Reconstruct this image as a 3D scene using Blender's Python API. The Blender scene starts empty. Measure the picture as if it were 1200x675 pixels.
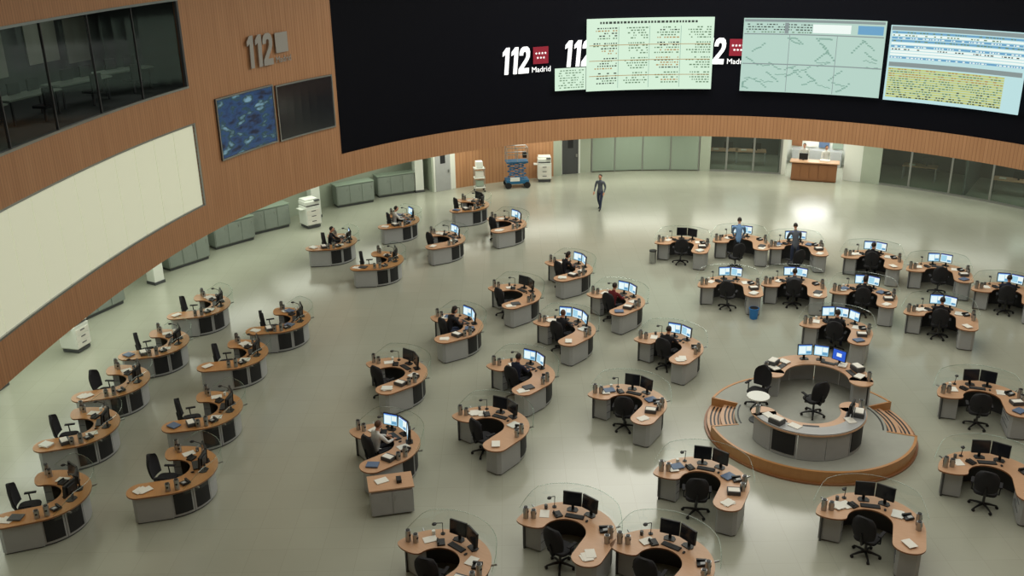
import bpy, math, random
from mathutils import Vector, Matrix
random.seed(7)
sc=bpy.context.scene
try:
    sc.view_settings.view_transform='Standard'
    sc.view_settings.look='None'
except Exception: pass
COL=sc.collection
CX,CY=6.8764,22.8084
def R(az):
    a=math.radians(az)
    return 22.8339-3.5444*math.cos(2*a)+0.3845*math.sin(2*a)
def wp(az,off=0.0,z=0.0):
    a=math.radians(az);r=R(az)+off
    return Vector((CX+r*math.cos(a),CY+r*math.sin(a),z))
def inward(az):
    a=wp(az-.5);b=wp(az+.5);t=(b-a).normalized()
    n=Vector((-t.y,t.x,0))
    return n   # ccw tangent rotated +90 = inward
# ---------------------------------------------------------------- materials
def mat(name,col,rough=.5,metal=0.0,emit=None,es=0.0,spec=.5,alpha=1.0):
    m=bpy.data.materials.new(name);m.use_nodes=True
    b=m.node_tree.nodes['Principled BSDF']
    b.inputs['Base Color'].default_value=(*col,1);b.inputs['Roughness'].default_value=rough
    b.inputs['Metallic'].default_value=metal;b.inputs['Specular IOR Level'].default_value=spec
    if emit: b.inputs['Emission Color'].default_value=(*emit,1);b.inputs['Emission Strength'].default_value=es
    return m
def srgb(r,g,b):
    f=lambda c:(c/255/12.92) if c/255<=.04045 else ((c/255+.055)/1.055)**2.4
    return (f(r),f(g),f(b))
def noisy(name,c1,c2,scale=(1,1,1),rough=.5,coord='Object',nscale=5,detail=3,spec=.5):
    m=mat(name,c1,rough,spec=spec);nt=m.node_tree;b=nt.nodes['Principled BSDF']
    tc=nt.nodes.new('ShaderNodeTexCoord');mp=nt.nodes.new('ShaderNodeMapping');mp.inputs['Scale'].default_value=scale
    n=nt.nodes.new('ShaderNodeTexNoise');n.inputs['Scale'].default_value=nscale;n.inputs['Detail'].default_value=detail
    r=nt.nodes.new('ShaderNodeMix');r.data_type='RGBA'
    r.inputs[6].default_value=(*c1,1);r.inputs[7].default_value=(*c2,1)
    nt.links.new(tc.outputs[coord],mp.inputs[0]);nt.links.new(mp.outputs[0],n.inputs['Vector'])
    nt.links.new(n.outputs['Fac'],r.inputs[0]);nt.links.new(r.outputs[2],b.inputs['Base Color'])
    return m
def glassmat(name,tint,fac=.12,rough=.05):
    m=bpy.data.materials.new(name);m.use_nodes=True;nt=m.node_tree;nt.nodes.clear()
    o=nt.nodes.new('ShaderNodeOutputMaterial');mx=nt.nodes.new('ShaderNodeMixShader')
    t=nt.nodes.new('ShaderNodeBsdfTransparent');t.inputs[0].default_value=(*tint,1)
    g=nt.nodes.new('ShaderNodeBsdfGlossy');g.inputs['Roughness'].default_value=rough;g.inputs[0].default_value=(.9,.95,.92,1)
    mx.inputs[0].default_value=fac
    nt.links.new(t.outputs[0],mx.inputs[1]);nt.links.new(g.outputs[0],mx.inputs[2]);nt.links.new(mx.outputs[0],o.inputs[0])
    return m
# slatted wood wall (UV metres)
def slatwood():
    m=mat('wall_wood_slats',srgb(170,112,72),.45);nt=m.node_tree;b=nt.nodes['Principled BSDF']
    uv=nt.nodes.new('ShaderNodeUVMap')
    mp=nt.nodes.new('ShaderNodeMapping');mp.inputs['Scale'].default_value=(5,.35,1)
    n=nt.nodes.new('ShaderNodeTexNoise');n.inputs['Scale'].default_value=1.0;n.inputs['Detail'].default_value=5
    nt.links.new(uv.outputs[0],mp.inputs[0]);nt.links.new(mp.outputs[0],n.inputs['Vector'])
    mx=nt.nodes.new('ShaderNodeMix');mx.data_type='RGBA'
    mx.inputs[6].default_value=(*srgb(160,112,76),1);mx.inputs[7].default_value=(*srgb(196,148,108),1)
    nt.links.new(n.outputs['Fac'],mx.inputs[0])
    # slat grooves
    sx=nt.nodes.new('ShaderNodeSeparateXYZ');nt.links.new(uv.outputs[0],sx.inputs[0])
    mul=nt.nodes.new('ShaderNodeMath');mul.operation='MULTIPLY';mul.inputs[1].default_value=1/0.16
    fr=nt.nodes.new('ShaderNodeMath');fr.operation='FRACT'
    gt=nt.nodes.new('ShaderNodeMath');gt.operation='LESS_THAN';gt.inputs[1].default_value=.16
    nt.links.new(sx.outputs[0],mul.inputs[0]);nt.links.new(mul.outputs[0],fr.inputs[0]);nt.links.new(fr.outputs[0],gt.inputs[0])
    m2=nt.nodes.new('ShaderNodeMath');m2.operation='MULTIPLY';m2.inputs[1].default_value=.45;nt.links.new(gt.outputs[0],m2.inputs[0])
    mx2=nt.nodes.new('ShaderNodeMix');mx2.data_type='RGBA';mx2.inputs[7].default_value=(*srgb(105,66,40),1)
    nt.links.new(m2.outputs[0],mx2.inputs[0]);nt.links.new(mx.outputs[2],mx2.inputs[6])
    nt.links.new(mx2.outputs[2],b.inputs['Base Color'])
    return m
def floormat():
    m=mat('floor_polished_tile',srgb(170,175,155),.2,spec=.7);nt=m.node_tree;b=nt.nodes['Principled BSDF']
    tc=nt.nodes.new('ShaderNodeTexCoord')
    br=nt.nodes.new('ShaderNodeTexBrick');br.offset=0;br.inputs['Scale'].default_value=1
    br.inputs['Brick Width'].default_value=.8;br.inputs['Row Height'].default_value=.8;br.inputs['Mortar Size'].default_value=.005
    br.inputs['Color1'].default_value=(*srgb(173,175,159),1);br.inputs['Color2'].default_value=(*srgb(170,172,156),1);br.inputs['Mortar'].default_value=(*srgb(161,163,147),1)
    nt.links.new(tc.outputs['Object'],br.inputs['Vector'])
    n=nt.nodes.new('ShaderNodeTexNoise');n.inputs['Scale'].default_value=.35;n.inputs['Detail'].default_value=4
    nt.links.new(tc.outputs['Object'],n.inputs['Vector'])
    mx=nt.nodes.new('ShaderNodeMix');mx.data_type='RGBA';mx.blend_type='MULTIPLY';mx.inputs[0].default_value=.2
    nt.links.new(br.outputs['Color'],mx.inputs[6]);nt.links.new(n.outputs['Fac'],mx.inputs[7])
    nt.links.new(mx.outputs[2],b.inputs['Base Color'])
    return m
M={}
M['slat']=slatwood();M['floor']=floormat()
M['wood']=noisy('desk_wood_beech',srgb(204,164,130),srgb(186,144,110),(1,6,1),.35,nscale=4)
M['woodL']=noisy('desk_wood_honey',srgb(194,142,88),srgb(174,120,68),(1,6,1),.35,nscale=4)
M['edge']=mat('desk_edge_wood',srgb(140,94,60),.4)
M['grey']=noisy('cabinet_grey_laminate',srgb(170,172,172),srgb(160,162,162),rough=.45)
M['cab']=noisy('storage_grey_paint',srgb(136,144,136),srgb(126,134,126),rough=.6)
M['dgrey']=mat('dark_grey_trim',srgb(70,72,74),.5)
M['grille']=mat('speaker_grille_black',srgb(24,25,28),.6)
M['black']=mat('black_plastic',srgb(20,20,22),.45)
M['fabric']=noisy('chair_black_fabric',srgb(20,20,23),srgb(34,34,38),rough=.85,nscale=60)
M['silver']=mat('brushed_steel',srgb(170,172,172),.3,.9)
M['white']=mat('white_enamel',srgb(225,228,220),.4)
M['paper']=mat('paper',srgb(232,230,220),.8)
M['off']=mat('monitor_screen_off',srgb(30,33,40),.15)
M['lit']=mat('monitor_screen_lit',(.02,.02,.02),.3,emit=srgb(158,208,230),es=1.0)
M['lit2']=mat('monitor_window_white',(.02,.02,.02),.3,emit=srgb(220,236,238),es=1.1)
M['litb']=mat('monitor_window_blue',(.02,.02,.02),.3,emit=srgb(40,90,200),es=1.0)
M['glass']=glassmat('curved_glass_screen',(.94,.97,.96),.05)
M['bead']=glassmat('glass_edge',(.62,.74,.68),.25,.2)
M['oglass']=glassmat('office_window_glass',(.66,.75,.71),.10)
M['wglass']=glassmat('gallery_window_glass',(.56,.59,.59),.035,.08)
M['frost']=mat('frosted_green_glass',srgb(150,165,150),.3)
M['vid']=mat('video_wall_black',srgb(7,8,17),.65,spec=.1)
M['cream']=mat('backlit_cream_panel',srgb(192,194,170),.35,emit=srgb(220,222,196),es=.46)
M['creamf']=mat('panel_joint',srgb(150,150,120),.5)
M['plaster']=noisy('plaster_pale_green',srgb(172,180,164),srgb(162,171,154),rough=.8,nscale=2)
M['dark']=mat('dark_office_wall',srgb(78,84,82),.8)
M['ceil']=mat('ceiling_white',srgb(205,205,200),.9)
M['skin']=noisy('skin',srgb(205,150,120),srgb(190,135,108),rough=.6,nscale=20)
M['hair']=mat('hair_dark',srgb(34,24,18),.6)
M['hairb']=mat('hair_brown',srgb(80,52,32),.6)
M['teal']=mat('teal_machine_paint',srgb(30,100,140),.4)
M['lwhite']=mat('logo_white',srgb(230,230,230),.5,emit=(.9,.92,.95),es=.75)
M['lred']=mat('logo_red',srgb(130,20,40),.5,emit=srgb(130,20,45),es=.35)
M['lip']=mat('lips',srgb(160,90,80),.5)
M['lgrey']=mat('logo_grey_metal',srgb(165,160,155),.4,.2)
M['rubber']=mat('rubber_black',srgb(15,15,15),.7)
M['blue']=mat('blue_plastic',srgb(40,120,190),.5)
M['binder']=mat('binder_slate_blue',srgb(90,110,140),.5)
M['plat']=noisy('platform_grey_carpet',srgb(160,162,152),srgb(148,150,140),rough=.6,nscale=3)
# ---------------------------------------------------------------- mesh builder
class MB:
    def __init__(s): s.v=[];s.f=[];s.m=[];s.mats=[];s.uv={}
    def mi(s,k):
        if k not in s.mats: s.mats.append(k)
        return s.mats.index(k)
    def add(s,vs,fs,k,T=None):
        o=len(s.v)
        for p in vs:
            p=Vector(p); s.v.append(T@p if T is not None else p)
        i=s.mi(k)
        for f in fs: s.f.append([a+o for a in f]);s.m.append(i)
    def box(s,c,d,k,rz=0,T=None,rx=0):
        x,y,z=d[0]/2,d[1]/2,d[2]/2
        A=Matrix.Translation(c)@Matrix.Rotation(rz,4,'Z')@Matrix.Rotation(rx,4,'X')
        if T is not None: A=T@A
        b=min(x,y,z)*.18
        vs=[(sx*(x-(b if q else 0)),sy*(y-(b if q else 0)),sz*(z if q else z-b)) for sz in(-1,1) for q in (0,1) for sx,sy in((-1,-1),(1,-1),(1,1),(-1,1))]
        fs=[(7,6,5,4),(12,13,14,15)]
        for i in range(4):
            j=(i+1)%4
            fs+=[(i,j,8+j,8+i),(8+i,8+j,12+j,12+i),(4+i,4+j,j,i)]
        s.add(vs,fs,k,A)
    def prism(s,poly,z0,z1,k,ks=None,T=None):
        n=len(poly)
        a=sum(poly[i][0]*poly[(i+1)%n][1]-poly[(i+1)%n][0]*poly[i][1] for i in range(n))
        if a<0: poly=poly[::-1]
        vs=[(p[0],p[1],z0) for p in poly]+[(p[0],p[1],z1) for p in poly]
        s.add(vs,[tuple(range(n))[::-1],tuple(range(n,2*n))],k,T)
        s.add(vs,[(i,(i+1)%n,n+(i+1)%n,n+i) for i in range(n)],ks or k,T)
    def cyl(s,c,r,h,k,n=16,r2=None,T=None):
        r2=r if r2 is None else r2
        vs=[(c[0]+r*math.cos(2*math.pi*i/n),c[1]+r*math.sin(2*math.pi*i/n),c[2]) for i in range(n)]
        vs+=[(c[0]+r2*math.cos(2*math.pi*i/n),c[1]+r2*math.sin(2*math.pi*i/n),c[2]+h) for i in range(n)]
        s.add(vs,[tuple(range(n))[::-1],tuple(range(n,2*n))]+[(i,(i+1)%n,n+(i+1)%n,n+i) for i in range(n)],k,T)
    def arc(s,r0,r1,a0,a1,z0,z1,k,n=None,T=None,c=(0,0)):
        n=n or max(2,int(abs(a1-a0)/7))
        P=[]
        for i in range(n+1):
            a=math.radians(a0+(a1-a0)*i/n);P.append((c[0]+r1*math.cos(a),c[1]+r1*math.sin(a)))
        for i in range(n,-1,-1):
            a=math.radians(a0+(a1-a0)*i/n);P.append((c[0]+r0*math.cos(a),c[1]+r0*math.sin(a)))
        vs=[(p[0],p[1],z0) for p in P]+[(p[0],p[1],z1) for p in P];m=len(P);fs=[]
        for i in range(n):
            a,b,cc,d=i,i+1,m-2-i,m-1-i
            fs+=[(d,cc,b,a),(m+a,m+b,m+cc,m+d)]
        fs+=[(i,(i+1)%m,m+(i+1)%m,m+i) for i in range(m)]
        s.add(vs,fs,k,T)
    def tube(s,pts,rs,k,n=8,T=None):
        pts=[Vector(p) for p in pts];vs=[];N=len(pts)
        for i,p in enumerate(pts):
            d=(pts[min(i+1,N-1)]-pts[max(i-1,0)]).normalized()
            u=d.cross(Vector((0,0,1)))
            if u.length<.1: u=d.cross(Vector((1,0,0)))
            u.normalize();w=d.cross(u)
            for j in range(n):
                a=2*math.pi*j/n;vs.append(p+(u*math.cos(a)+w*math.sin(a))*rs[i])
        fs=[tuple(range(n))[::-1],tuple(range((N-1)*n,N*n))]
        for i in range(N-1):
            for j in range(n):
                fs.append((i*n+j,i*n+(j+1)%n,(i+1)*n+(j+1)%n,(i+1)*n+j))
        s.add(vs,fs,k,T)
    def ball(s,c,r,k,n=12,m=8,T=None,fn=None):
        vs=[];fs=[]
        for i in range(m+1):
            t=math.pi*i/m
            for j in range(n):
                a=2*math.pi*j/n
                p=Vector((math.sin(t)*math.cos(a),math.sin(t)*math.sin(a),math.cos(t)))
                if fn: p=fn(p)
                vs.append((c[0]+p.x*r[0],c[1]+p.y*r[1],c[2]+p.z*r[2]))
        for i in range(m):
            for j in range(n): fs.append((i*n+j,(i+1)*n+j,(i+1)*n+(j+1)%n,i*n+(j+1)%n))
        s.add(vs,fs,k,T)
    def mesh(s,name,smooth=True):
        me=bpy.data.meshes.new(name);me.from_pydata([tuple(p) for p in s.v],[],s.f)
        for k in s.mats: me.materials.append(M[k] if isinstance(k,str) else k)
        me.polygons.foreach_set('material_index',s.m)
        me.update()
        if smooth:
            me.polygons.foreach_set('use_smooth',[True]*len(me.polygons))
            try: me.set_sharp_from_angle(angle=.6)
            except Exception: pass
        return me
def obj(name,data,loc=(0,0,0),rz=0,parent=None):
    o=bpy.data.objects.new(name,data);COL.objects.link(o);o.location=loc;o.rotation_euler=(0,0,rz)
    if parent: o.parent=parent
    return o
def patch(mb,a0,a1,z0,z1,off,k,thick=0.0,step=2.0):
    n=max(1,int(abs(a1-a0)/step))
    vs=[];fs=[]
    for i in range(n+1):
        a=a0+(a1-a0)*i/n
        for z in (z0,z1): vs.append(wp(a,off,z))
        if thick:
            for z in (z0,z1): vs.append(wp(a,off+thick,z))
    st=4 if thick else 2
    for i in range(n):
        o=i*st;p=o+st
        fs.append((o,o+1,p+1,p))
        if thick: fs+=[(p+2,p+3,o+3,o+2),(o,p,p+2,o+2),(o+1,o+3,p+3,p+1)]
    if thick: fs+=[(0,2,3,1),(n*st,n*st+1,n*st+3,n*st+2)]
    mb.add(vs,fs,k)
def uvwall(me):
    uv=me.uv_layers.new(name='UVMap')
    for p in me.polygons:
        az=[]
        for li in p.loop_indices:
            v=me.vertices[me.loops[li].vertex_index].co
            az.append(math.atan2(v.y-CY,v.x-CX))
        if max(az)-min(az)>math.pi: az=[a+2*math.pi if a<0 else a for a in az]
        for li,a in zip(p.loop_indices,az):
            v=me.vertices[me.loops[li].vertex_index].co
            uv.data[li].uv=(a*24,v.z)
# ---------------------------------------------------------------- room
ZB,ZS,ZCT,ZW0,ZW1,ZC=2.62,3.70,6.68,7.90,10.86,14.0
A_V=127.5
mb=MB()
N=180
vs=[wp(i*2,8.5,0) for i in range(N)]
mb.add([(p.x-CX,p.y-CY,0) for p in vs]+[(p.x-CX,p.y-CY,-.2) for p in vs],[tuple(range(N)),tuple(range(N,2*N))[::-1]]+[(i,N+i,N+(i+1)%N,(i+1)%N) for i in range(N)],'floor')
obj('floor',mb.mesh('floor',False),(CX,CY,0))
mb=MB()
vs=[wp(i*2,.4,ZC) for i in range(N)]
mb.add([tuple(p) for p in vs]+[(p.x,p.y,ZC+.2) for p in vs],[tuple(range(N))[::-1],tuple(range(N,2*N))],'ceil')
obj('ceiling',mb.mesh('ceiling',False))
mb=MB()
patch(mb,20,215,ZB,ZS,0,'slat',.25,1)
patch(mb,A_V,149.4,ZS,ZC,0,'slat',.25,1)
patch(mb,149.4,215,ZCT,ZW0,0,'slat',.25,1)
patch(mb,149.4,215,ZW1,ZC,0,'slat',.25,1)
me=mb.mesh('wall_left',False);uvwall(me);obj('wall_left',me)
mb=MB()
patch(mb,215,380,0,ZC,0,'slat',.25)
me=mb.mesh('wall_rear',False);uvwall(me);obj('wall_rear',me)
mb=MB()
patch(mb,20,A_V,ZS,ZC,.06,'vid',.2,1)
obj('wall_video_screen',mb.mesh('wall_video',False))
mb=MB()
patch(mb,20,215,ZB+.01,ZB+.3,.25,'ceil',8.2,1)
obj('ceiling_soffit',mb.mesh('soffit',False))
# cream panels
mb=MB()
a=149.4;w=3.35
while a<214:
    patch(mb,a+.06,a+w-.06,ZS+.05,ZCT-.05,.06,'cream',.05,1.2);a+=w
patch(mb,149.3,215,ZS,ZCT,.13,'creamf',.05)
patch(mb,149.2,215,ZCT-.06,ZCT,.0,'silver',.08,1);patch(mb,149.2,215,ZS,ZS+.06,.0,'silver',.08,1);patch(mb,149.15,149.4,ZS,ZCT,-.01,'silver',.1,.2)
obj('window_backlit_panels',mb.mesh('cream',False))
# gallery window with room behind
mb=MB()
patch(mb,149.8,214,ZW0+.05,ZW1-.05,.06,'wglass',0)
for a in [156.6,163.5,170.5,177.5,184.5,191.5]: patch(mb,a,a+.08,ZW0,ZW1,.03,'dgrey',.08,.1)
patch(mb,149.4,214,ZW0,ZW0+.07,-.02,'silver',.12,1);patch(mb,149.4,214,ZW1-.07,ZW1,-.02,'silver',.12,1);patch(mb,149.4,149.7,ZW0,ZW1,-.02,'dgrey',.12,.2)
obj('window_gallery',mb.mesh('galwin',False))
mb=MB()
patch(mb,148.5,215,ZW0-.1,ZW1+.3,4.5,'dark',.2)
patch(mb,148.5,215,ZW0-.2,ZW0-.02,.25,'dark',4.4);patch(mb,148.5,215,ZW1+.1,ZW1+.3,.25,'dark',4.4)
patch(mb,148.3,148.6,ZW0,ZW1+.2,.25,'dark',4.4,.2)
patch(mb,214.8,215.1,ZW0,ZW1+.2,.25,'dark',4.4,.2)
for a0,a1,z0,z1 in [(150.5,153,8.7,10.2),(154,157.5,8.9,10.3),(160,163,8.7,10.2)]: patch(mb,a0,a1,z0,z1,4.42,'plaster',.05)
obj('wall_gallery_room',mb.mesh('galroom',False))
mb=MB()
for a in (153,159,166,173,180):
    T=Matrix.Translation(wp(a,2.0,ZW0-.02))@Matrix.Rotation(math.radians(a),4,'Z')
    mb.box((0,0,.72),(.8,2.2,.05),'frost',T=T)
    for sx in(-.3,.3):
        for sy in(-.95,.95): mb.box((sx,sy,.35),(.05,.05,.7),'dgrey',T=T)
    mb.box((.1,.3,.95),(.06,.45,.34),'black',T=T);mb.box((.1,-.5,.95),(.06,.45,.34),'black',T=T)
    mb.box((-.75,.2,.45),(.45,.45,.08),'fabric',T=T);mb.box((-.95,.2,.75),(.07,.42,.5),'fabric',T=T);mb.cyl((-.75,.2,.02),.05,.4,'dgrey',T=T)
obj('gallery_desk_row',mb.mesh('galdesks'))
def wallframe(name,a0,a1,z0,z1,screen):
    mb=MB()
    patch(mb,a0,a1,z0,z1,-.08,'dgrey',.08,1)
    patch(mb,a0+.2,a1-.2,z0+.07,z1-.07,-.085,screen,0,1)
    for z in (z0,z1-.05): patch(mb,a0,a1,z,z+.05,-.1,'silver',.03,1)
    for a in (a0,a1-.12): patch(mb,a,a+.12,z0,z1,-.1,'silver',.03,.12)
    return obj(name,mb.mesh(name,False))
m=mat('wall_display_blue',(0.01,.01,.02),.3);nt=m.node_tree;b=nt.nodes['Principled BSDF']
tc=nt.nodes.new('ShaderNodeTexCoord');n=nt.nodes.new('ShaderNodeTexNoise');n.inputs['Scale'].default_value=1.4;n.inputs['Detail'].default_value=8
mp=nt.nodes.new('ShaderNodeMapping');mp.inputs['Rotation'].default_value=(.5,.3,.6);mp.inputs['Scale'].default_value=(1,1,2.6)
cr=nt.nodes.new('ShaderNodeValToRGB');e=cr.color_ramp.elements
e[0].position=.35;e[0].color=(*srgb(12,24,46),1);e[1].position=.68;e[1].color=(*srgb(120,160,180),1)
x=e.new(.5);x.color=(*srgb(34,70,112),1);x=e.new(.57);x.color=(*srgb(30,62,60),1)
nt.links.new(tc.outputs['Object'],mp.inputs[0]);nt.links.new(mp.outputs[0],n.inputs['Vector']);nt.links.new(n.outputs['Fac'],cr.inputs[0]);nt.links.new(cr.outputs[0],b.inputs['Emission Color']);b.inputs['Emission Strength'].default_value=.8
M['bluepic']=m
wallframe('wall_display',136.7,145.7,5.02,7.28,'bluepic')
wallframe('wall_display',128.1,136.3,4.98,7.2,'off')
# ---------------------------------------------------------------- logos & projected screens
ONE=[(.04,.68),(.04,.83),(.22,1),(.42,1),(.42,0),(.20,0),(.20,.75)]
TWO=[(0,.68),(.0,.8),(.06,.93),(.18,1.0),(.42,1.0),(.54,.93),(.6,.8),(.6,.62),(.54,.5),(.28,.2),(.6,.2),(.6,0),(0,0),(0,.17),(.35,.55),(.39,.63),(.39,.74),(.36,.8),(.3,.82),(.24,.8),(.21,.74),(.21,.68)]
def logo(az,z,h,white,red,name,lean=.12,wx=.72,base=0.0):
    n=inward(az-2.8);P=wp(az,base-.03,z)+n*.03
    rz=math.atan2(n.y,n.x)+math.pi/2
    e=bpy.data.objects.new(name,None);COL.objects.link(e);e.location=P;e.rotation_euler=(0,0,rz)
    mb=MB();Tv=Matrix.Rotation(math.pi/2,4,'X')
    x0=0
    for D_,adv in((ONE,.5),(ONE,.5),(TWO,.6)):
        mb.prism([(x0+h*wx*(px+lean*py),h*py) for px,py in D_],0,.03,white,T=Tv);x0+=h*adv*wx
    obj('digits',mb.mesh('digits',False),parent=e)
    c=bpy.data.curves.new('label','FONT');c.body='Madrid';c.size=h*.29;c.extrude=.01;c.materials.append(M[white])
    o=bpy.data.objects.new('label',c);COL.objects.link(o);o.parent=e;o.location=(x0+h*.12,-.02,0.02);o.rotation_euler=(math.pi/2,0,0)
    mb=MB();s=h*.64;x0=x0+h*.2;z0=h*.32
    mb.box((x0+s/2,0,z0+s/2),(s,.03,s),red)
    if red!=white:
        for i in range(7):
            cx=x0+s*(.2+.2*(i if i<4 else i-4+.5));cz=z0+s*(.62 if i<4 else .36);pts=[]
            for q in range(10):
                rr=s*(.085 if q%2==0 else .036);aa=math.pi/2+q*math.pi/5;pts.append((cx+rr*math.cos(aa),-.02,cz+rr*math.sin(aa)))
            mb.add(pts,[tuple(range(10))],white)
    obj('flag_square',mb.mesh('flag',False),parent=e)
    return e
logo(106.5,6.15,1.28,'lwhite','lred','emergency_logo_sign')
logo(99.2,6.32,1.28,'lwhite','lred','emergency_logo_sign')
logo(84.7,6.3,1.28,'lwhite','lred','emergency_logo_sign')
logo(140.2,8.05,1.2,'lgrey','lgrey','wall_logo_sign',.05,.8,-.03)
def em(name,c,s=1.0): return mat(name,(.01,.01,.01),.6,emit=srgb(*c),es=s)
M['s1']=em('projection_mint',(210,236,212),1.0);M['s2']=em('projection_map',(182,212,200),.95);M['s3']=em('projection_list',(184,220,222),1.0)
M['tg']=em('text_green',(110,145,112),.8);M['to']=em('text_ochre',(180,140,80),.9);M['td']=em('text_dark',(44,62,54),.7);M['tb']=em('list_blue',(100,160,200),.95)
M['ty']=em('list_yellow',(194,202,124),.95);M['tl']=em('map_line',(140,180,165),.85);M['tw']=em('list_white',(235,245,240),1.0);M['tgy']=em('toolbar_grey',(140,155,155),.85)
def words(mb,a0,a1,z,h,k,off,fill=.8,wl=(.25,.9)):
    a=a0
    while a<a1-.1:
        w=random.uniform(*wl)*.35
        if random.random()<fill: patch(mb,a,min(a+w,a1),z,z+h,off,k,0,2)
        a+=w+.12
O=-.26
mb=MB();patch(mb,82.7,96.6,5.08,8.6,O,'s1',.03,1)
words(mb,84.5,95.2,8.34,.11,'td',O-.01,.95,(.5,1.0))
for r in range(24):
    z=8.1-r*.122
    if r%6==5: continue
    for c in range(4):
        a=96.2-c*3.4-3.0
        words(mb,a,a+random.uniform(1.6,2.7),z,.06,'tg' if c%2 else random.choice(['tg','to','td']),O-.01,.85)
for c in range(1,4): patch(mb,96.4-c*3.4,96.4-c*3.4+.05,5.2,8.2,O-.012,'tl',0)
for z in (7.3,6.55,5.8): patch(mb,83,96.3,z,z+.03,O-.012,'to',0)
patch(mb,96.65,100.2,5.19,6.29,O+.02,'s1',.03,1)
for r in range(8): words(mb,96.9,99.8,5.3+r*.12,.05,'tg',O,.8)
obj('projected_screen_table',mb.mesh('scr1',False))
mb=MB();patch(mb,64.95,79.6,5.02,8.55,O,'s2',.03,1)
patch(mb,65.1,79.5,8.38,8.5,O-.01,'tgy',0,1);patch(mb,65.1,79.5,7.78,7.83,O-.01,'tgy',0,1)
for r in range(4): words(mb,72.5,79.3,7.88+r*.12,.05,random.choice(['tg','tb','td']),O-.012,.8)
patch(mb,74.9,75.3,7.85,8.35,O-.014,'tgy',0);patch(mb,68.5,72.4,7.9,8.3,O-.01,'tw',0);patch(mb,65.2,67.8,7.9,8.3,O-.01,'tb',0)
for a in (69.8,74.7): patch(mb,a,a+.06,5.05,7.8,O-.012,'tgy',0)
for z in (6.35,): patch(mb,65,79.5,z,z+.05,O-.012,'tgy',0,1)
for i in range(34):
    a=random.uniform(65.3,79);z=random.uniform(5.1,7.6);s=random.uniform(-.8,.8)
    for q in range(7):
        patch(mb,a,a+.22,z,z+.03+abs(s)*.06,O-.011,'tl',0);a=min(a+.2,79.2);z=min(7.6,max(5.1,z+s*.12+random.uniform(-.05,.05)))
obj('projected_screen_map',mb.mesh('scr2',False))
mb=MB();patch(mb,50.6,64.5,4.98,8.4,O,'s3',.03,1)
patch(mb,50.7,64.4,8.18,8.36,O-.01,'tgy',0,1)
for r in range(10):
    z=8.05-r*.125;patch(mb,50.8,64.3,z,z+.085,O-.01,random.choice(['tb','tw','tb','tb']),0,1)
    words(mb,51,64.2,z+.01,.05,random.choice(['td','tg','tw']),O-.012,.6)
patch(mb,50.8,64.3,6.55,6.75,O-.01,'tgy',0,1)
for r in range(13):
    z=6.4-r*.105;patch(mb,52.5,64.3,z,z+.085,O-.01,'ty',0,1);words(mb,52.6,64.2,z+.01,.05,random.choice(['td','tg','to']),O-.012,.65)
obj('projected_screen_list',mb.mesh('scr3',False))
# ---------------------------------------------------------------- ground floor recess
D=3.3
mb=MB()
patch(mb,98.9,110.2,0,ZB,D-.35,'slat',.15,1)
me=mb.mesh('wall_back_wood',False);uvwall(me);obj('wall_back_wood',me)
mb=MB()
patch(mb,112.9,215,0,ZB,4.6,'plaster',.2)
patch(mb,94.6,96,0,ZB,D,'plaster',.15,1);patch(mb,98,98.9,0,ZB,D-.35,'plaster',.5,1)
patch(mb,110.2,110.7,0,ZB,D-.35,'white',.3,.5);patch(mb,112.6,113.0,0,ZB,D-.35,'plaster',1.9,.4)
patch(mb,66.3,68,0,ZB,D,'white',.2,1);patch(mb,73.9,74.5,0,ZB,D,'white',.2,.5)
patch(mb,67.8,68.1,0,ZB,D,'white',3.5,.3);patch(mb,73.9,74.2,0,ZB,D,'white',3.5,.3);patch(mb,68,74,0,ZB,D+3.5,'white',.1)
obj('wall_ground_plaster',mb.mesh('gp',False))
q=20
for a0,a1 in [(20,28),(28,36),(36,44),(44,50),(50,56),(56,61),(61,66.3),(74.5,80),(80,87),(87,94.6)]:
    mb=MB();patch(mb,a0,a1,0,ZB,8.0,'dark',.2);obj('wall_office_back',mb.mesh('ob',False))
for a in (20,44,56,66.2,74.5,82.8,94.6):
    mb=MB();patch(mb,a,a+.2,0,ZB,D+.1,'dark',5,.2);obj('wall_office_divider',mb.mesh('od',False))
mb=MB()
for a0,a1 in [(83,86),(86,89),(89,92),(92,94.6)]: patch(mb,a0+.05,a1-.05,.05,ZB,D,'frost',.04,1)
for a in (83,86,89,92,94.5): patch(mb,a-.06,a+.06,0,ZB,D-.02,'silver',.08,.2)
obj('window_frosted_partition',mb.mesh('fp',False))
mb=MB()
seg=[74.5,77.3,80.1,82.8];seg2=[20,24,28,32,36,40,44.5,49,53.5,57.5,61.5,66.2]
for S in (seg,seg2):
    for a,b in zip(S[:-1],S[1:]): patch(mb,a+.08,b-.08,.06,ZB,D,'oglass',0,1)
    for a in S: patch(mb,a-.1,a+.1,0,ZB,D-.03,'silver',.08,.2)
    patch(mb,S[0],S[-1],0,.1,D-.03,'silver',.08,1);patch(mb,S[0],S[-1],2.1,2.16,D-.03,'silver',.06,1)
patch(mb,81.8,82.9,0,ZB,D-.05,'plaster',.1,1);patch(mb,64.4,66.3,0,ZB,D-.05,'plaster',.1,1)
obj('window_office_glazing',mb.mesh('og',False))
def door(name,a0,a1,off,k):
    mb=MB()
    patch(mb,a0,a1,0,2.3,off-.03,'white',.1,1);patch(mb,a0+.22,a1-.22,0.01,2.15,off-.06,k,.04,1)
    patch(mb,a0+.35,a0+.5,.95,1.1,off-.13,'silver',.07,.2)
    patch(mb,(a0+a1)/2-.3,(a0+a1)/2+.3,1.45,1.95,off-.07,'grille',.01,.5)
    obj(name,mb.mesh(name,False))
door('door_1',95.8,98.0,D-.02,'dgrey');door('door_2',110.6,112.8,D-.35,'grey')
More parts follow.
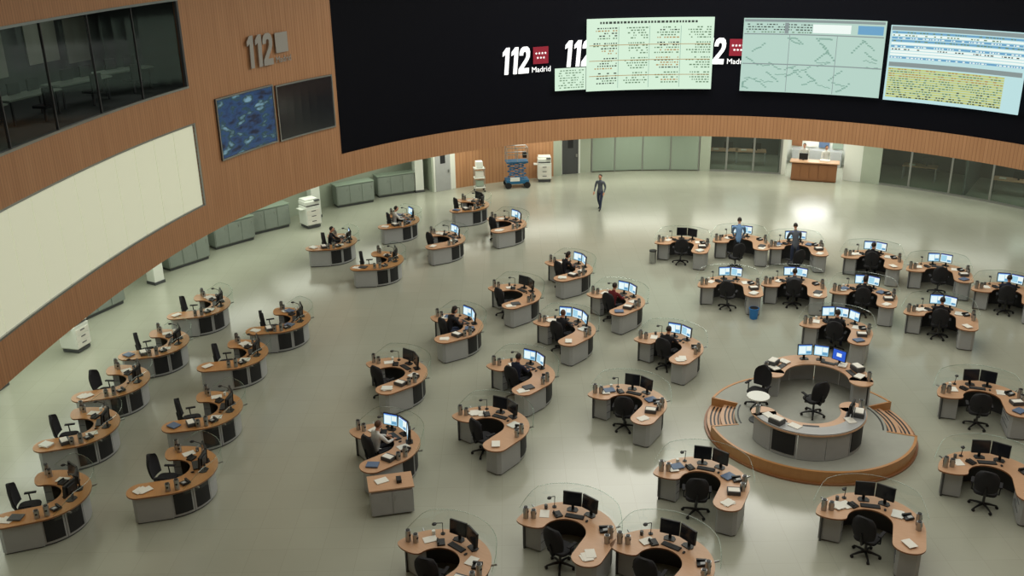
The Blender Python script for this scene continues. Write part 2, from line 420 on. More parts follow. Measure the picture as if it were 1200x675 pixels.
T=Matrix.Translation(wp(71,2.55,0))@Matrix.Rotation(math.radians(71-90),4,'Z')
mb=MB()
mb.box((0,0,.5),(2.3,.55,1.0),'edge',T=T);mb.box((0,-.02,1.03),(2.5,.75,.06),'wood',T=T)
for i in range(5): mb.box((-.92+i*.46,-.29,.52),(.42,.03,.82),'edge',T=T)
mb.box((-.6,.1,1.25),(.45,.06,.34),'black',T=T);mb.box((-.6,.1,1.1),(.1,.1,.12),'black',T=T)
mb.box((.5,.05,1.1),(.5,.3,.08),'paper',T=T)
obj('reception_counter',mb.mesh('rc'))
mb=MB()
for i in range(4):
    patch(mb,68.6+i*1.3,69.6+i*1.3,.9,2.0,D+3.42,['frost','binder','paper','edge'][i],.05,.5)
for i in range(3):
    patch(mb,68.6+i*1.7,70+i*1.7,0,.85,D+2.7,'grey',.6,.5)
obj('reception_shelving',mb.mesh('rs'))
for a in (25,33,40,48,52.5,61,77.5,80.3):
    T=Matrix.Translation(wp(a,5.6,0))@Matrix.Rotation(math.radians(a-90),4,'Z')
    mb=MB();mb.box((0,0,.72),(1.7,.8,.05),'wood',T=T)
    for sx in(-.8,.8): mb.box((sx,0,.35),(.05,.7,.7),'grey',T=T)
    mb.box((.3,0,1.0),(.5,.05,.36),'black',T=T);mb.box((.3,0,.8),(.08,.08,.12),'black',T=T);mb.box((-.4,-.1,.77),(.3,.22,.04),'paper',T=T)
    obj('office_desk',mb.mesh('odesk'))
for a in (116.8,121.8,132.7,137.5,143.8,156):
    T=Matrix.Translation(wp(a,3.9,0))@Matrix.Rotation(math.radians(a-90),4,'Z')
    mb=MB();mb.box((0,0,.06),(1.9,.5,.1),'dgrey',T=T);mb.box((0,0,.60),(2.0,.6,1.0),'cab',T=T);mb.box((0,0,1.12),(2.06,.66,.04),'frost',T=T)
    for i in range(3): mb.box((-.66+i*.66,-.31,.6),(.6,.03,.88),'cab',T=T);mb.box((-.45+i*.66,-.335,.85),(.02,.02,.14),'silver',T=T)
    obj('storage_cabinet',mb.mesh('scab'))
for a in (114.2,127,148.7,171,186):
    p=wp(a,3.6,0);mb=MB();mb.box((0,0,ZB/2),(.45,.45,ZB),'white');mb.box((0,0,.06),(.5,.5,.12),'dgrey');obj('trim_column',mb.mesh('colm'),p,math.radians(a))
def copier(x,y,rz,s=1.0):
    mb=MB();mb.box((0,0,.07),(.6,.6,.1),'dgrey');mb.box((0,0,.55),(.68,.64,.86),'white');mb.box((0,0,1.08),(.66,.6,.16),'white')
    mb.box((0,-.02,.99),(.6,.6,.03),'dgrey');mb.box((0,.05,1.2),(.6,.5,.08),'white')
    for i in range(3): mb.box((0,-.33,.28+i*.22),(.58,.02,.19),'paper');mb.box((0,-.345,.32+i*.22),(.2,.02,.03),'dgrey')
    mb.box((.2,-.3,1.18),(.22,.12,.05),'dgrey');mb.box((-.42,0,.85),(.2,.4,.03),'white')
    o=obj('photocopier',mb.mesh('copier'),(x,y,0),rz);o.scale=(s,s,s)
copier(-14.5,29.2,math.radians(75));copier(-9.3,42.8,math.radians(40),1.1);copier(1.85,50.6,0,1.1)
mb=MB()
mb.box((0,0,.35),(1.2,.75,.22),'teal')
for sx in(-.5,.5):
    for sy in(-.36,.36):
        T=Matrix.Translation((sx,sy,.17))@Matrix.Rotation(math.pi/2,4,'X');mb.cyl((0,0,-.05),.17,.1,'rubber',T=T)
for q in range(3):
    z0=.5+q*.28
    for sy in(-.3,.3):
        mb.tube([(-.45,sy,z0),(.45,sy,z0+.28)],[.03,.03],'teal',6);mb.tube([(.45,sy,z0),(-.45,sy,z0+.28)],[.03,.03],'teal',6)
mb.box((0,0,1.38),(1.15,.7,.08),'teal')
for sx in(-.55,0,.55):
    for sy in(-.33,.33): mb.tube([(sx,sy,1.4),(sx,sy,2.15)],[.02,.02],'silver',6)
for z in(1.8,2.15):
    for sy in(-.33,.33): mb.tube([(-.55,sy,z),(.55,sy,z)],[.02,.02],'silver',6)
    for sx in(-.55,.55): mb.tube([(sx,-.33,z),(sx,.33,z)],[.02,.02],'silver',6)
mb.box((.4,-.2,1.75),(.2,.2,.3),'black');mb.box((-.15,-.38,.5),(.5,.05,.2),'white')
obj('scissor_lift',mb.mesh('lift'),(.35,49.4,0),math.radians(8))
mb=MB()
for sx in(-.25,.25):
    for sy in(-.2,.2): mb.tube([(sx,sy,.08),(sx,sy,1.3)],[.018,.018],'silver',6);mb.ball((sx,sy,.05),(.05,.03,.05),'rubber')
for z in(.25,.75,1.25): mb.box((0,0,z),(.56,.46,.04),'white')
mb.box((0,0,.45),(.4,.35,.3),'frost');mb.box((0,0,.93),(.42,.3,.3),'paper');mb.box((0,0,1.45),(.36,.3,.34),'white')
obj('equipment_trolley',mb.mesh('trol'),(-1.6,48.6,0),.2)
mb=MB();mb.cyl((0,0,0),.13,.38,'blue',18,.17);mb.cyl((0,0,.36),.18,.03,'blue',18);mb.cyl((0,0,.385),.15,.01,'black',18)
me_bin=mb.mesh('bin');obj('waste_bin',me_bin,(8.41,30.88,0))
mb=MB();mb.cyl((0,0,0),.14,.5,'silver',18);mb.cyl((0,0,.5),.15,.04,'black',18);me_bin2=mb.mesh('bin2')
obj('waste_bin',me_bin2,(5.75,36.9,0))
# ---------------------------------------------------------------- console meshes
def desk_poly(ro,ri,a_left,ret,rend):
    P=[]
    for i in range(31):
        a=math.radians(a_left*(1-i/30));P.append((ro*math.cos(a),ro*math.sin(a)))
    cx=(ro+ri)/2;w=(ro-ri)/2
    for i in range(0,13):
        a=-math.pi*i/12;P.append((cx+(w)*math.cos(a),-ret+w*math.sin(a)*rend))
    for i in range(31):
        a=math.radians(a_left*i/30);P.append((ri*math.cos(a),ri*math.sin(a)))
    a=math.radians(a_left);c=Vector((cx*math.cos(a),cx*math.sin(a)));t=Vector((-math.sin(a),math.cos(a)));rdir=Vector((math.cos(a),math.sin(a)))
    for i in range(1,8):
        q=math.pi*i/8;p=c-rdir*w*math.cos(q)+t*w*.45*math.sin(q);P.append((p.x,p.y))
    return P
def ro_desk(wood,ro=1.13,ri=.47,al=182,ret=.62):
    mb=MB()
    mb.prism(desk_poly(ro,ri,al,ret,.9),.715,.75,wood,'edge')
    return mb.mesh('desktop')
def base_mesh(ro=1.13,ri=.47,al=180,ret=.62):
    mb=MB();n=6;r=ro-.10
    for i in range(n):
        a0=4+(al-6)*i/n;a1=4+(al-6)*(i+1)/n
        mb.arc(r-.03,r,a0+.4,a1-.4,.05,.715,'grey')
        if i in(0,1,4):
            mb.arc(r,r+.014,a0+3,a1-3,.11,.65,'grille')
    mb.arc(r-.07,r-.03,4,al,.0,.715,'dgrey')
    mb.arc(ri+.1,r-.05,al-20,al-2,.04,.715,'grey')
    for z in(.25,.48): mb.arc(ri+.095,ri+.1,al-19,al-3,z,z+.012,'dgrey')
    x0,x1=ri+.1,ro-.08
    P=[(x0,0.08),(x1,0.08),(x1,-ret-.08),(x1-.08,-ret-.16),(x0+.06,-ret-.16),(x0,-ret-.08)]
    mb.prism(P,.04,.715,'grey');mb.prism([(x0+.03,.05),(x1-.03,.05),(x1-.03,-ret-.1),(x0+.03,-ret-.1)],0,.04,'dgrey')
    for z in(.26,.48): mb.box((x0-.004,-ret/2-.02,z),(.012,ret,.012),'dgrey')
    mb.box((x0-.012,-ret/2,.58),(.02,.14,.02),'silver');mb.box((x0-.012,-ret/2,.38),(.02,.14,.02),'silver')
    return mb.mesh('base')
def glass_mesh(r=1.24,a0=18,a1=168,z0=.70,z1=1.18):
    mb=MB();n=24;vs=[];fs=[]
    for i in range(n+1):
        t=i/n;a=math.radians(a0+(a1-a0)*t);top=z1-(.34*max(0,abs(t-.5)*2-.7)/.3)
        vs+=[(r*math.cos(a),r*math.sin(a),z0),(r*math.cos(a),r*math.sin(a),top)]
    for i in range(n): fs.append((2*i,2*i+1,2*i+3,2*i+2))
    mb.add(vs,fs,'glass')
    mb.tube([vs[2*i+1] for i in range(n+1)],[.006]*(n+1),'bead',5)
    for t in(.12,.5,.88):
        a=math.radians(a0+(a1-a0)*t);mb.tube([(1.05*math.cos(a),1.05*math.sin(a),.69),(r*math.cos(a),r*math.sin(a),.74)],[.02,.02],'silver',6)
    return mb.mesh('glass')
def monitor(mb,x,y,face,lit,z=.75,w=.42,h=.33):
    T=Matrix.Translation((x,y,z))@Matrix.Rotation(face,4,'Z')
    mb.prism([(-.11,-.08),(.11,-.08),(.13,.02),(.08,.1),(-.08,.1),(-.13,.02)],0,.018,'black',T=T)
    mb.box((0,.04,.13),(.06,.035,.26),'black',T=T)
    T2=T@Matrix.Translation((0,0,.30))@Matrix.Rotation(-.10,4,'X')
    mb.box((0,0,0),(w,.045,h),'black',T=T2);mb.box((0,.035,0),(w*.6,.04,h*.6),'black',T=T2)
    def q(x0,x1,z0,z1,k,d): mb.add([(x0,-.0235-d,z0),(x1,-.0235-d,z0),(x1,-.0235-d,z1),(x0,-.0235-d,z1)],[(0,1,2,3)],k,T2)
    a,b=w/2-.018,h/2-.018
    q(-a,a,-b,b,{0:'off',1:'lit',2:'lit2',3:'litb'}[lit],0)
    if lit in(1,2):
        q(-a*.9,a*.1,-b*.8,b*.7,'lit2' if lit==1 else 'lit',.001);q(a*.2,a*.9,-b*.2,b*.7,'tw',.001);q(-a,a,b*.85,b,'litb',.001)
        q(a*.2,a*.9,-b*.8,-b*.3,'tb',.001)
    if lit==3: q(-a*.4,a*.4,-b*.3,b*.4,'tw',.001)
def pol(r,a): a=math.radians(a);return r*math.cos(a),r*math.sin(a)
def mon_mesh(lit,n):
    mb=MB()
    A={2:(102,72),3:(118,88,58)}[n]
    for i,a in enumerate(A):
        x,y=pol(.84,a);monitor(mb,x,y,math.radians(a-90),lit if not(lit==1 and i==1) else 2)
    return mb.mesh('monitors')
def clutter(var):
    rnd=random.Random(var);mb=MB()
    x,y=pol(.60,92);T=Matrix.Translation((x,y,.762))@Matrix.Rotation(math.radians(2+rnd.uniform(-8,8)),4,'Z')
    mb.box((0,0,0),(.42,.15,.022),'black',T=T)
    for r in range(4): mb.box((0,-.05+r*.033,.014),(.39,.024,.008),'dgrey',T=T)
    x,y=pol(.62,62);mb.ball((x,y,.765),(.03,.05,.018),'black',8,6)
    x,y=pol(.86,28);T=Matrix.Translation((x,y,.77))@Matrix.Rotation(math.radians(-60),4,'Z')
    mb.box((0,0,.01),(.2,.2,.05),'black',T=T,rx=.15);mb.box((-.06,0,.05),(.05,.21,.035),'black',T=T);mb.box((.04,.02,.042),(.08,.1,.01),'grey',T=T,rx=.15)
    x,y=pol(.62,128);T=Matrix.Translation((x,y,.77))@Matrix.Rotation(math.radians(50),4,'Z')
    mb.box((0,0,.005),(.17,.2,.04),'black',T=T,rx=.1);mb.tube([(-.06,-.09,.05),(-.06,0,.06),(-.06,.09,.05)],[.02,.014,.02],'black',6,T=T)
    for r,a,h in((.98,174,.27),(.84,168,.2),(1.0,14,.27),(.98,2,.2)):
        x,y=pol(r,a);mb.cyl((x,y,.75),.06,h,'silver',14);mb.cyl((x,y,.75+h),.045,.012,'black',14);mb.box((x,y,.75+h*.6),(.123,.05,.05),'black')
    for i in range(rnd.randint(4,7)):
        c=rnd.choice([(.82,-.30-rnd.random()*.4),pol(.78,152+rnd.uniform(-10,8)),pol(.7,138),pol(.72,40),(.8,-.6)])
        T=Matrix.Translation((c[0],c[1],.752+.005*i))@Matrix.Rotation(rnd.uniform(-.8,.8),4,'Z')
        if rnd.random()<.78: mb.box((0,0,.004),(.21,.29,.008),'paper',T=T)
        else: mb.box((0,0,.015),(.24,.3,.03),rnd.choice(['dgrey','binder','white','frost']),T=T)
    x,y=pol(.95,140);mb.cyl((x,y,.75),.035,.1,'white' if var%2 else 'dgrey',12,.04);mb.tube([(x+.035,y,.83),(x+.065,y,.8),(x+.035,y,.77)],[.006]*3,'white',6)
    if var%2:
        T=Matrix.Translation((.82,-.15,.78))@Matrix.Rotation(.3,4,'Z');mb.box((0,0,.02),(.3,.24,.1),'dgrey',T=T);mb.box((0,-.02,.075),(.26,.16,.012),'paper',T=T)
    x,y=pol(.95,128);mb.cyl((x,y,.75),.05,.02,'black',12);mb.tube([(x,y,.76),(x+.02,y-.02,1.05),(x-.02,y-.2,1.12)],[.012,.01,.01],'black',6)
    mb.ball((x-.02,y-.22,1.11),(.05,.06,.03),'black',8,6)
    return mb.mesh('desk_items')
DESK={0:ro_desk('wood'),1:ro_desk('woodL')};BASE=base_mesh();GL=glass_mesh()
MON={(l,n):mon_mesh(l,n) for l in(0,1) for n in(2,3)}
CL=[clutter(i) for i in range(6)]
def chair_mesh():
    mb=MB()
    for i in range(5):
        a=math.radians(72*i+18);x,y=math.cos(a),math.sin(a)
        mb.tube([(0,0,.12),(x*.15,y*.15,.11),(x*.31,y*.31,.075)],[.035,.028,.02],'black',6)
        T=Matrix.Translation((x*.31,y*.31,.035))@Matrix.Rotation(a,4,'Z')@Matrix.Rotation(math.pi/2,4,'X')
        mb.cyl((0,0,-.025),.035,.05,'rubber',10,T=T)
    mb.cyl((0,0,.1),.03,.32,'dgrey',10);mb.box((0,0,.41),(.25,.25,.04),'black')
    def sq(p):
        f=lambda v:math.copysign(abs(v)**.55,v);return Vector((f(p.x),f(p.y),f(p.z)))
    mb.ball((0,.02,.47),(.26,.25,.055),'fabric',20,8,fn=sq)
    vs=[];fs=[];nu,nv=8,10
    for side in(0,1):
        for j in range(nv+1):
            t=j/nv;z=.55+.60*t
            w=.22+.045*math.sin(math.pi*min(1,t*1.1))-.09*max(0,t-.75)/.25
            for i in range(nu+1):
                u=i/nu*2-1;vs.append((u*w,-.235-.07*t-.02*math.sin(t*3)+.07*u*u-(side*.06)+(.025*(abs(u)>.99)*side),z+(-.05*u*u if t>.9 else (.03*u*u if t<.1 else 0))))
    S=(nu+1)*(nv+1)
    for j in range(nv):
        for i in range(nu):
            a=j*(nu+1)+i;b=a+nu+1
            fs+=[(a,a+1,b+1,b),(S+a+1,S+a,S+b,S+b+1)]
    for i in range(nu): fs+=[(i+1,i,S+i,S+i+1),((nu+1)*nv+i,(nu+1)*nv+i+1,S+(nu+1)*nv+i+1,S+(nu+1)*nv+i)]
    for j in range(nv):
        a=j*(nu+1);b=a+nu+1;fs+=[(a,b,S+b,S+a),(b+nu,a+nu,S+a+nu,S+b+nu)]
    mb.add(vs,fs,'fabric')
    mb.tube([(0,-.1,.42),(0,-.27,.43),(0,-.32,.55),(0,-.34,.75)],[.03,.03,.03,.025],'black',6)
    for sx in(-1,1):
        mb.tube([(sx*.2,0,.42),(sx*.29,.0,.44),(sx*.3,-.02,.66)],[.018]*3,'black',6)
        mb.box((sx*.3,.02,.675),(.07,.26,.03),'fabric')
    return mb.mesh('office_chair')
CH=chair_mesh()
# ---------------------------------------------------------------- people
def seg_d(p,a,b):
    ab=b-a;t=max(0,min(1,(p-a).dot(ab)/max(1e-9,ab.dot(ab))));return (p-(a+ab*t)).length
def human(J,head_dir,cols,name,hand_dirs=None,hairlong=False):
    order=['pelvis','waist','chest','nb','neck','headb','shL','elL','wrL','shR','elR','wrR','hipL','knL','anL','toL','hipR','knR','anR','toR']
    rad={'pelvis':(.15,.12),'waist':(.135,.105),'chest':(.16,.115),'nb':(.075,.07),'neck':(.052,.055),'headb':(.05,.055),'sh':(.07,.07),'el':(.046,.046),'wr':(.031,.031),'hip':(.095,.095),'kn':(.064,.064),'an':(.043,.043),'to':(.045,.03)}
    E=[('pelvis','waist'),('waist','chest'),('chest','nb'),('nb','neck'),('neck','headb'),('chest','shL'),('shL','elL'),('elL','wrL'),('chest','shR'),('shR','elR'),('elR','wrR'),('pelvis','hipL'),('hipL','knL'),('knL','anL'),('anL','toL'),('pelvis','hipR'),('hipR','knR'),('knR','anR'),('anR','toR')]
    me=bpy.data.meshes.new('sk');me.from_pydata([J[k] for k in order],[(order.index(a),order.index(b)) for a,b in E],[])
    o=bpy.data.objects.new('sk',me);COL.objects.link(o)
    sm=o.modifiers.new('s','SKIN');sm.branch_smoothing=.6
    sd=o.modifiers.new('u','SUBSURF');sd.levels=2;sd.render_levels=2
    for i,k in enumerate(order):
        kk=k[:2] if k[:2] in('sh','el','wr','kn','an','to') else k
        if k.startswith('hip'): kk='hip'
        me.skin_vertices[0].data[i].radius=rad[kk];me.skin_vertices[0].data[i].use_root=(i==0)
    dg=bpy.context.evaluated_depsgraph_get();ev=o.evaluated_get(dg);bm=ev.to_mesh()
    V=[v.co.copy() for v in bm.vertices];F=[tuple(p.vertices) for p in bm.polygons]
    ev.to_mesh_clear();bpy.data.objects.remove(o)
    shirt,trous,hair=cols
    cls={}
    for a,b in E:
        k=shirt
        if a in('nb','neck'): k='skin'
        if a.startswith(('hip','kn')): k=trous
        if a=='pelvis' and b!='waist': k=trous
        if b.startswith('to'): k='rubber'
        cls[(a,b)]=k
    mb=MB();JV={k:Vector(v) for k,v in J.items()}
    groups={}
    for f in F:
        c=sum((V[i] for i in f),Vector())/len(f)
        best=min(E,key=lambda e:seg_d(c,JV[e[0]],JV[e[1]])-rad.get(e[1] if e[1] in rad else (e[1][:-1]),(.05,0))[0]*.8)
        groups.setdefault(cls[best],[]).append(f)
    mb.v=list(V)
    for k,fl in groups.items():
        i=mb.mi(k)
        for f in fl: mb.f.append(list(f));mb.m.append(i)
    for sd_ in('L','R'):
        w=JV['wr'+sd_];e=JV['el'+sd_];d=(w-e).normalized()
        if hand_dirs: d=Vector(hand_dirs[sd_]).normalized()
        up=Vector((0,0,1));side=d.cross(up);
        if side.length<.2: side=Vector((0,1,0)) if abs(d.y)<.9 else Vector((1,0,0))
        side.normalize();nrm=side.cross(d).normalized()
        pc=w+d*.045
        T=Matrix(((side.x,d.x,nrm.x,pc.x),(side.y,d.y,nrm.y,pc.y),(side.z,d.z,nrm.z,pc.z),(0,0,0,1)))
        mb.ball((0,0,0),(.04,.055,.017),'skin',10,8,T=T)
        for i,(x,L) in enumerate([(-.029,.06),(-.010,.075),(.010,.08),(.029,.07)]):
            mb.tube([(x*.8,.02,0),(x,.05,.004),(x*1.05,.05+L*.5,-.002),(x*1.05,.05+L*.9,-.022)],[.009,.009,.008,.006],'skin',6,T=T)
        s=1 if sd_=='L' else -1
        mb.tube([(s*.02,-.02,0),(s*.048,.01,-.004),(s*.058,.04,-.012)],[.011,.01,.007],'skin',6,T=T)
    hb=JV['headb'];fd=Vector(head_dir).normalized();up=Vector((0,0,1));rt=fd.cross(up).normalized();up=rt.cross(fd).normalized()
    hc=hb+up*.075+fd*.015
    T=Matrix(((rt.x,fd.x,up.x,hc.x),(rt.y,fd.y,up.y,hc.y),(rt.z,fd.z,up.z,hc.z),(0,0,0,1)))
    def hf(p):
        q=p.copy()
        if p.z<0: q.x*=1+.25*p.z;q.y=q.y*(1+.12*p.z)+(-p.z)*.08
        return q
    mb.ball((0,0,0),(.076,.095,.118),'skin',16,12,T=T,fn=hf)
    mb.tube([(0,.088,.012),(0,.107,-.018),(0,.092,-.028)],[.008,.014,.01],'skin',6,T=T)
    for sx in(-1,1):
        mb.ball((sx*.030,.083,.008),(.013,.008,.008),'white',8,6,T=T);mb.ball((sx*.030,.089,.008),(.006,.004,.006),'black',6,5,T=T)
        mb.box((sx*.030,.088,.028),(.03,.008,.006),hair,T=T)
        mb.ball((sx*.078,-.005,-.005),(.01,.02,.03),'skin',8,6,T=T)
    mb.box((0,.086,-.058),(.042,.008,.009),'lip',T=T)
    def cap(p):
        q=p.copy()
        if p.y>.35 and p.z<.55: q=q*.86
        if p.z<-.35: q=q*(.86 if not hairlong or p.y>0 else 1)
        return q
    mb.ball((0,-.012,.018),(.086,.1,.116 if not hairlong else .15),hair,16,12,T=T,fn=cap)
    return mb.mesh(name)
def seated_pose(lean=0.0,tw=0.0,z0=0.0):
    l=lean
    return {'pelvis':(0,-.08,.58),'waist':(0,-.08+l*.3,.74),'chest':(0,-.04+l*.8,.96),'nb':(0,-.02+l,1.10),'neck':(0,.0+l*1.1,1.16),'headb':(0,.015+l*1.15,1.2),
    'shL':(-.185,-.02+l*.95,1.05),'elL':(-.25,.14+l*.5,.84),'wrL':(-.15,.36+l*.3,.80),'shR':(.185,-.02+l*.95,1.05),'elR':(.25,.14+l*.5,.84),'wrR':(.14,.38+l*.3,.80),
    'hipL':(-.1,-.04,.57),'knL':(-.14,.34,.56),'anL':(-.15,.36,.11),'toL':(-.16,.52,.045),'hipR':(.1,-.04,.57),'knR':(.14,.34,.56),'anR':(.15,.30,.11),'toR':(.16,.46,.045)}
def stand_pose(step=.18,lean=0.0,reach=False):
    d={'pelvis':(0,0,.95),'waist':(0,lean*.3,1.10),'chest':(0,lean*.8,1.31),'nb':(0,lean,1.46),'neck':(0,.01+lean*1.1,1.52),'headb':(0,.02+lean*1.2,1.57),
    'shL':(-.19,lean*.95,1.41),'elL':(-.24,-.08+lean*.8,1.13),'wrL':(-.23,.06+lean*.9,.90),'shR':(.19,lean*.95,1.41),'elR':(.24,.04+lean*.8,1.13),'wrR':(.23,.18+lean*.9,.93),
    'hipL':(-.1,0,.90),'knL':(-.1,step*.55,.50),'anL':(-.1,step*.8,.10),'toL':(-.11,step*.8+.16,.04),'hipR':(.1,0,.90),'knR':(.1,-step*.1,.49),'anR':(.1,-step,.11),'toR':(.11,-step+.15,.04)}
    if reach:
        d['elL']=(-.25,.22+lean,1.12);d['wrL']=(-.17,.42+lean,.86);d['elR']=(.25,.22+lean,1.12);d['wrR']=(.17,.42+lean,.86)
    return d
def cloth(name,c): M[name]=noisy(name,srgb(*c),srgb(*[int(v*.85) for v in c]),rough=.9,nscale=12)
cloth('cloth_black',(26,26,32));cloth('cloth_navy',(34,40,62));cloth('cloth_white',(222,222,216));cloth('cloth_blue',(120,160,205));cloth('cloth_red',(120,36,44));cloth('cloth_grey',(92,98,108));cloth('jeans',(48,58,84));cloth('cloth_green',(60,90,80))
PEO={}
def person(kind,cols):
    key=(kind,cols)
    if key not in PEO:
        if kind=='sit': PEO[key]=human(seated_pose(.02),(0,1,-.15),cols,'seated_operator')
        if kind=='sitlean': PEO[key]=human(seated_pose(.10),(.2,1,-.4),cols,'seated_operator',hairlong=True)
        if kind=='walk': PEO[key]=human(stand_pose(.22),(0,1,0),cols,'standing_person')
        if kind=='lean': PEO[key]=human(stand_pose(.05,.26,True),(0,1,-.5),cols,'standing_person')
        if kind=='stand': PEO[key]=human(stand_pose(.03),(.1,1,-.1),cols,'standing_person')
    return PEO[key]
# ---------------------------------------------------------------- place consoles
BK=('sit',('cloth_black','cloth_black','hair'))
PODS=[
(-10.87,31.11,-78,1,0,2,None),(-11.33,27.92,-77,1,0,2,None),(-11.64,25.20,-75,1,0,2,None),(-11.51,22.50,-72,1,0,2,None),(-10.95,19.23,-70,1,0,3,None),
(-7.78,29.66,-82,1,0,2,None),(-8.58,26.97,-80,1,0,2,None),(-8.44,23.34,-78,1,0,2,None),(-8.26,20.27,-76,1,0,2,None),
(-7.45,38.15,-85,1,1,2,('sit',('cloth_black','jeans','hair'))),(-5.25,35.64,-85,1,0,2,None),(-5.09,41.11,-70,1,1,2,('sit',('cloth_white','cloth_black','hair'))),(-2.93,38.25,-62,0,1,2,None),(-2.01,43.43,-75,1,0,3,None),(-.33,40.31,-60,0,1,2,None),
(2.05,34.28,-58,0,1,2,('sitlean',('cloth_black','cloth_black','hair'))),(0.0,31.68,-50,0,0,2,None),(-1.98,28.90,-58,0,1,2,('sitlean',('cloth_black','jeans','hair'))),(1.63,28.53,-42,0,1,3,('sit',('cloth_black','cloth_black','hairb'))),(3.55,30.93,-46,0,1,2,('sit',('cloth_red','cloth_black','hair'))),
(4.80,27.06,-38,0,1,2,BK),(-3.55,25.45,-50,0,0,2,None),(.16,25.25,-42,0,1,2,('sit',('cloth_navy','cloth_black','hair'))),(3.10,23.43,-32,0,0,2,None),(-.66,22.22,-38,0,0,2,None),(-3.42,21.34,-50,0,1,3,('sit',('cloth_white','cloth_black','hairb'))),
(1.09,17.54,-28,0,0,2,None),(-1.56,16.56,-42,0,0,2,None),(2.98,16.44,-36,0,0,2,None),(4.37,19.41,-26,0,0,2,None),(7.73,17.73,-22,0,0,2,None),(12.75,23.33,-15,0,0,2,None),(11.16,19.46,-20,0,0,2,None),
(6.97,37.03,-20,0,0,2,None),(9.37,37.23,-12,0,1,2,('lean',('cloth_blue','cloth_black','hair'))),(11.39,36.35,-8,0,1,2,('lean',('cloth_grey','jeans','hair'))),(13.89,34.86,-24,0,1,2,BK),(15.80,33.30,-20,0,1,2,None),(17.22,31.03,-28,0,1,2,('sit',('cloth_navy','cloth_black','hair'))),
(7.81,32.16,-10,0,1,2,None),(10.08,32.05,-16,0,1,2,('sit',('cloth_grey','cloth_black','hair'))),(12.25,31.10,-24,0,1,2,('sitlean',('cloth_black','cloth_black','hair'))),(14.07,29.07,-24,0,1,2,BK),(10.35,28.16,-28,0,1,3,('sit',('cloth_black','jeans','hair'))),
]
for i,(x,y,yaw,wd,lit,nm,occ) in enumerate(PODS):
    ps=math.radians(yaw)
    e=obj('operator_console',None,(x+.12*math.sin(ps),y-.12*math.cos(ps),0),ps)
    obj('desktop',DESK[wd],parent=e);obj('base_panels',BASE,parent=e);obj('glass_screen',GL,parent=e);obj('monitors',MON[(lit,nm)],parent=e);obj('desk_items',CL[i%6],parent=e)
    T=e.matrix_basis
    rnd=random.Random(i)
    if occ and occ[0].startswith('sit'):
        p=T@Vector((0,.02,0));c=obj('office_chair',CH,p,ps)
        q=T@Vector((0,.06,.0));obj('seated_operator',person(*occ),q,ps)
    elif occ:
        p=T@Vector((-.1,-.25,0));obj('standing_person',person(*occ),p,ps)
        p=T@Vector((-.2,-1.1,0));obj('office_chair',CH,p,ps+.5)
    else:
        off=-.22 if wd else -.18
        p=T@Vector((rnd.uniform(-.1,.05),off+rnd.uniform(-.08,.08),0));obj('office_chair',CH,p,ps+rnd.uniform(-.4,.4))
# ---------------------------------------------------------------- supervisor island
PX,PY,PR,PH=7.98,22.95,2.72,.34
e=obj('supervisor_platform',None,(PX,PY,0),0)
mb=MB()
S1=(-22,20);S2=(150,186)
mb.arc(0.0,PR-.75,0,360,0.0,PH,'plat',60)
for a0,a1 in((S1[1],S2[0]),(S2[1],360+S1[0])):
    mb.arc(PR-.75,PR-.07,a0,a1,0.0,PH,'plat',40);mb.arc(PR-.07,PR,a0,a1,0,PH+.012,'woodL',40)
    for a in(a0,a1): mb.arc(PR-.75,PR,a-.6,a+.6,0,PH+.012,'woodL',2)
for a0,a1 in(S1,S2):
    mb.arc(PR-.75,PR-.38,a0,a1,0,.226,'wood',10);mb.arc(PR-.38,PR-.02,a0,a1,0,.113,'wood',10)
    for rr,zz in((PR-.72,.226),(PR-.62,.226),(PR-.52,.226),(PR-.34,.113),(PR-.24,.113),(PR-.14,.113),(PR-.86,PH)): mb.arc(rr,rr+.045,a0+1.5,a1-1.5,zz,zz+.006,'black',10)
mb.arc(PR,PR+.06,0,360,0,.045,'edge',60)
obj('platform_deck',mb.mesh('deck'),parent=e)
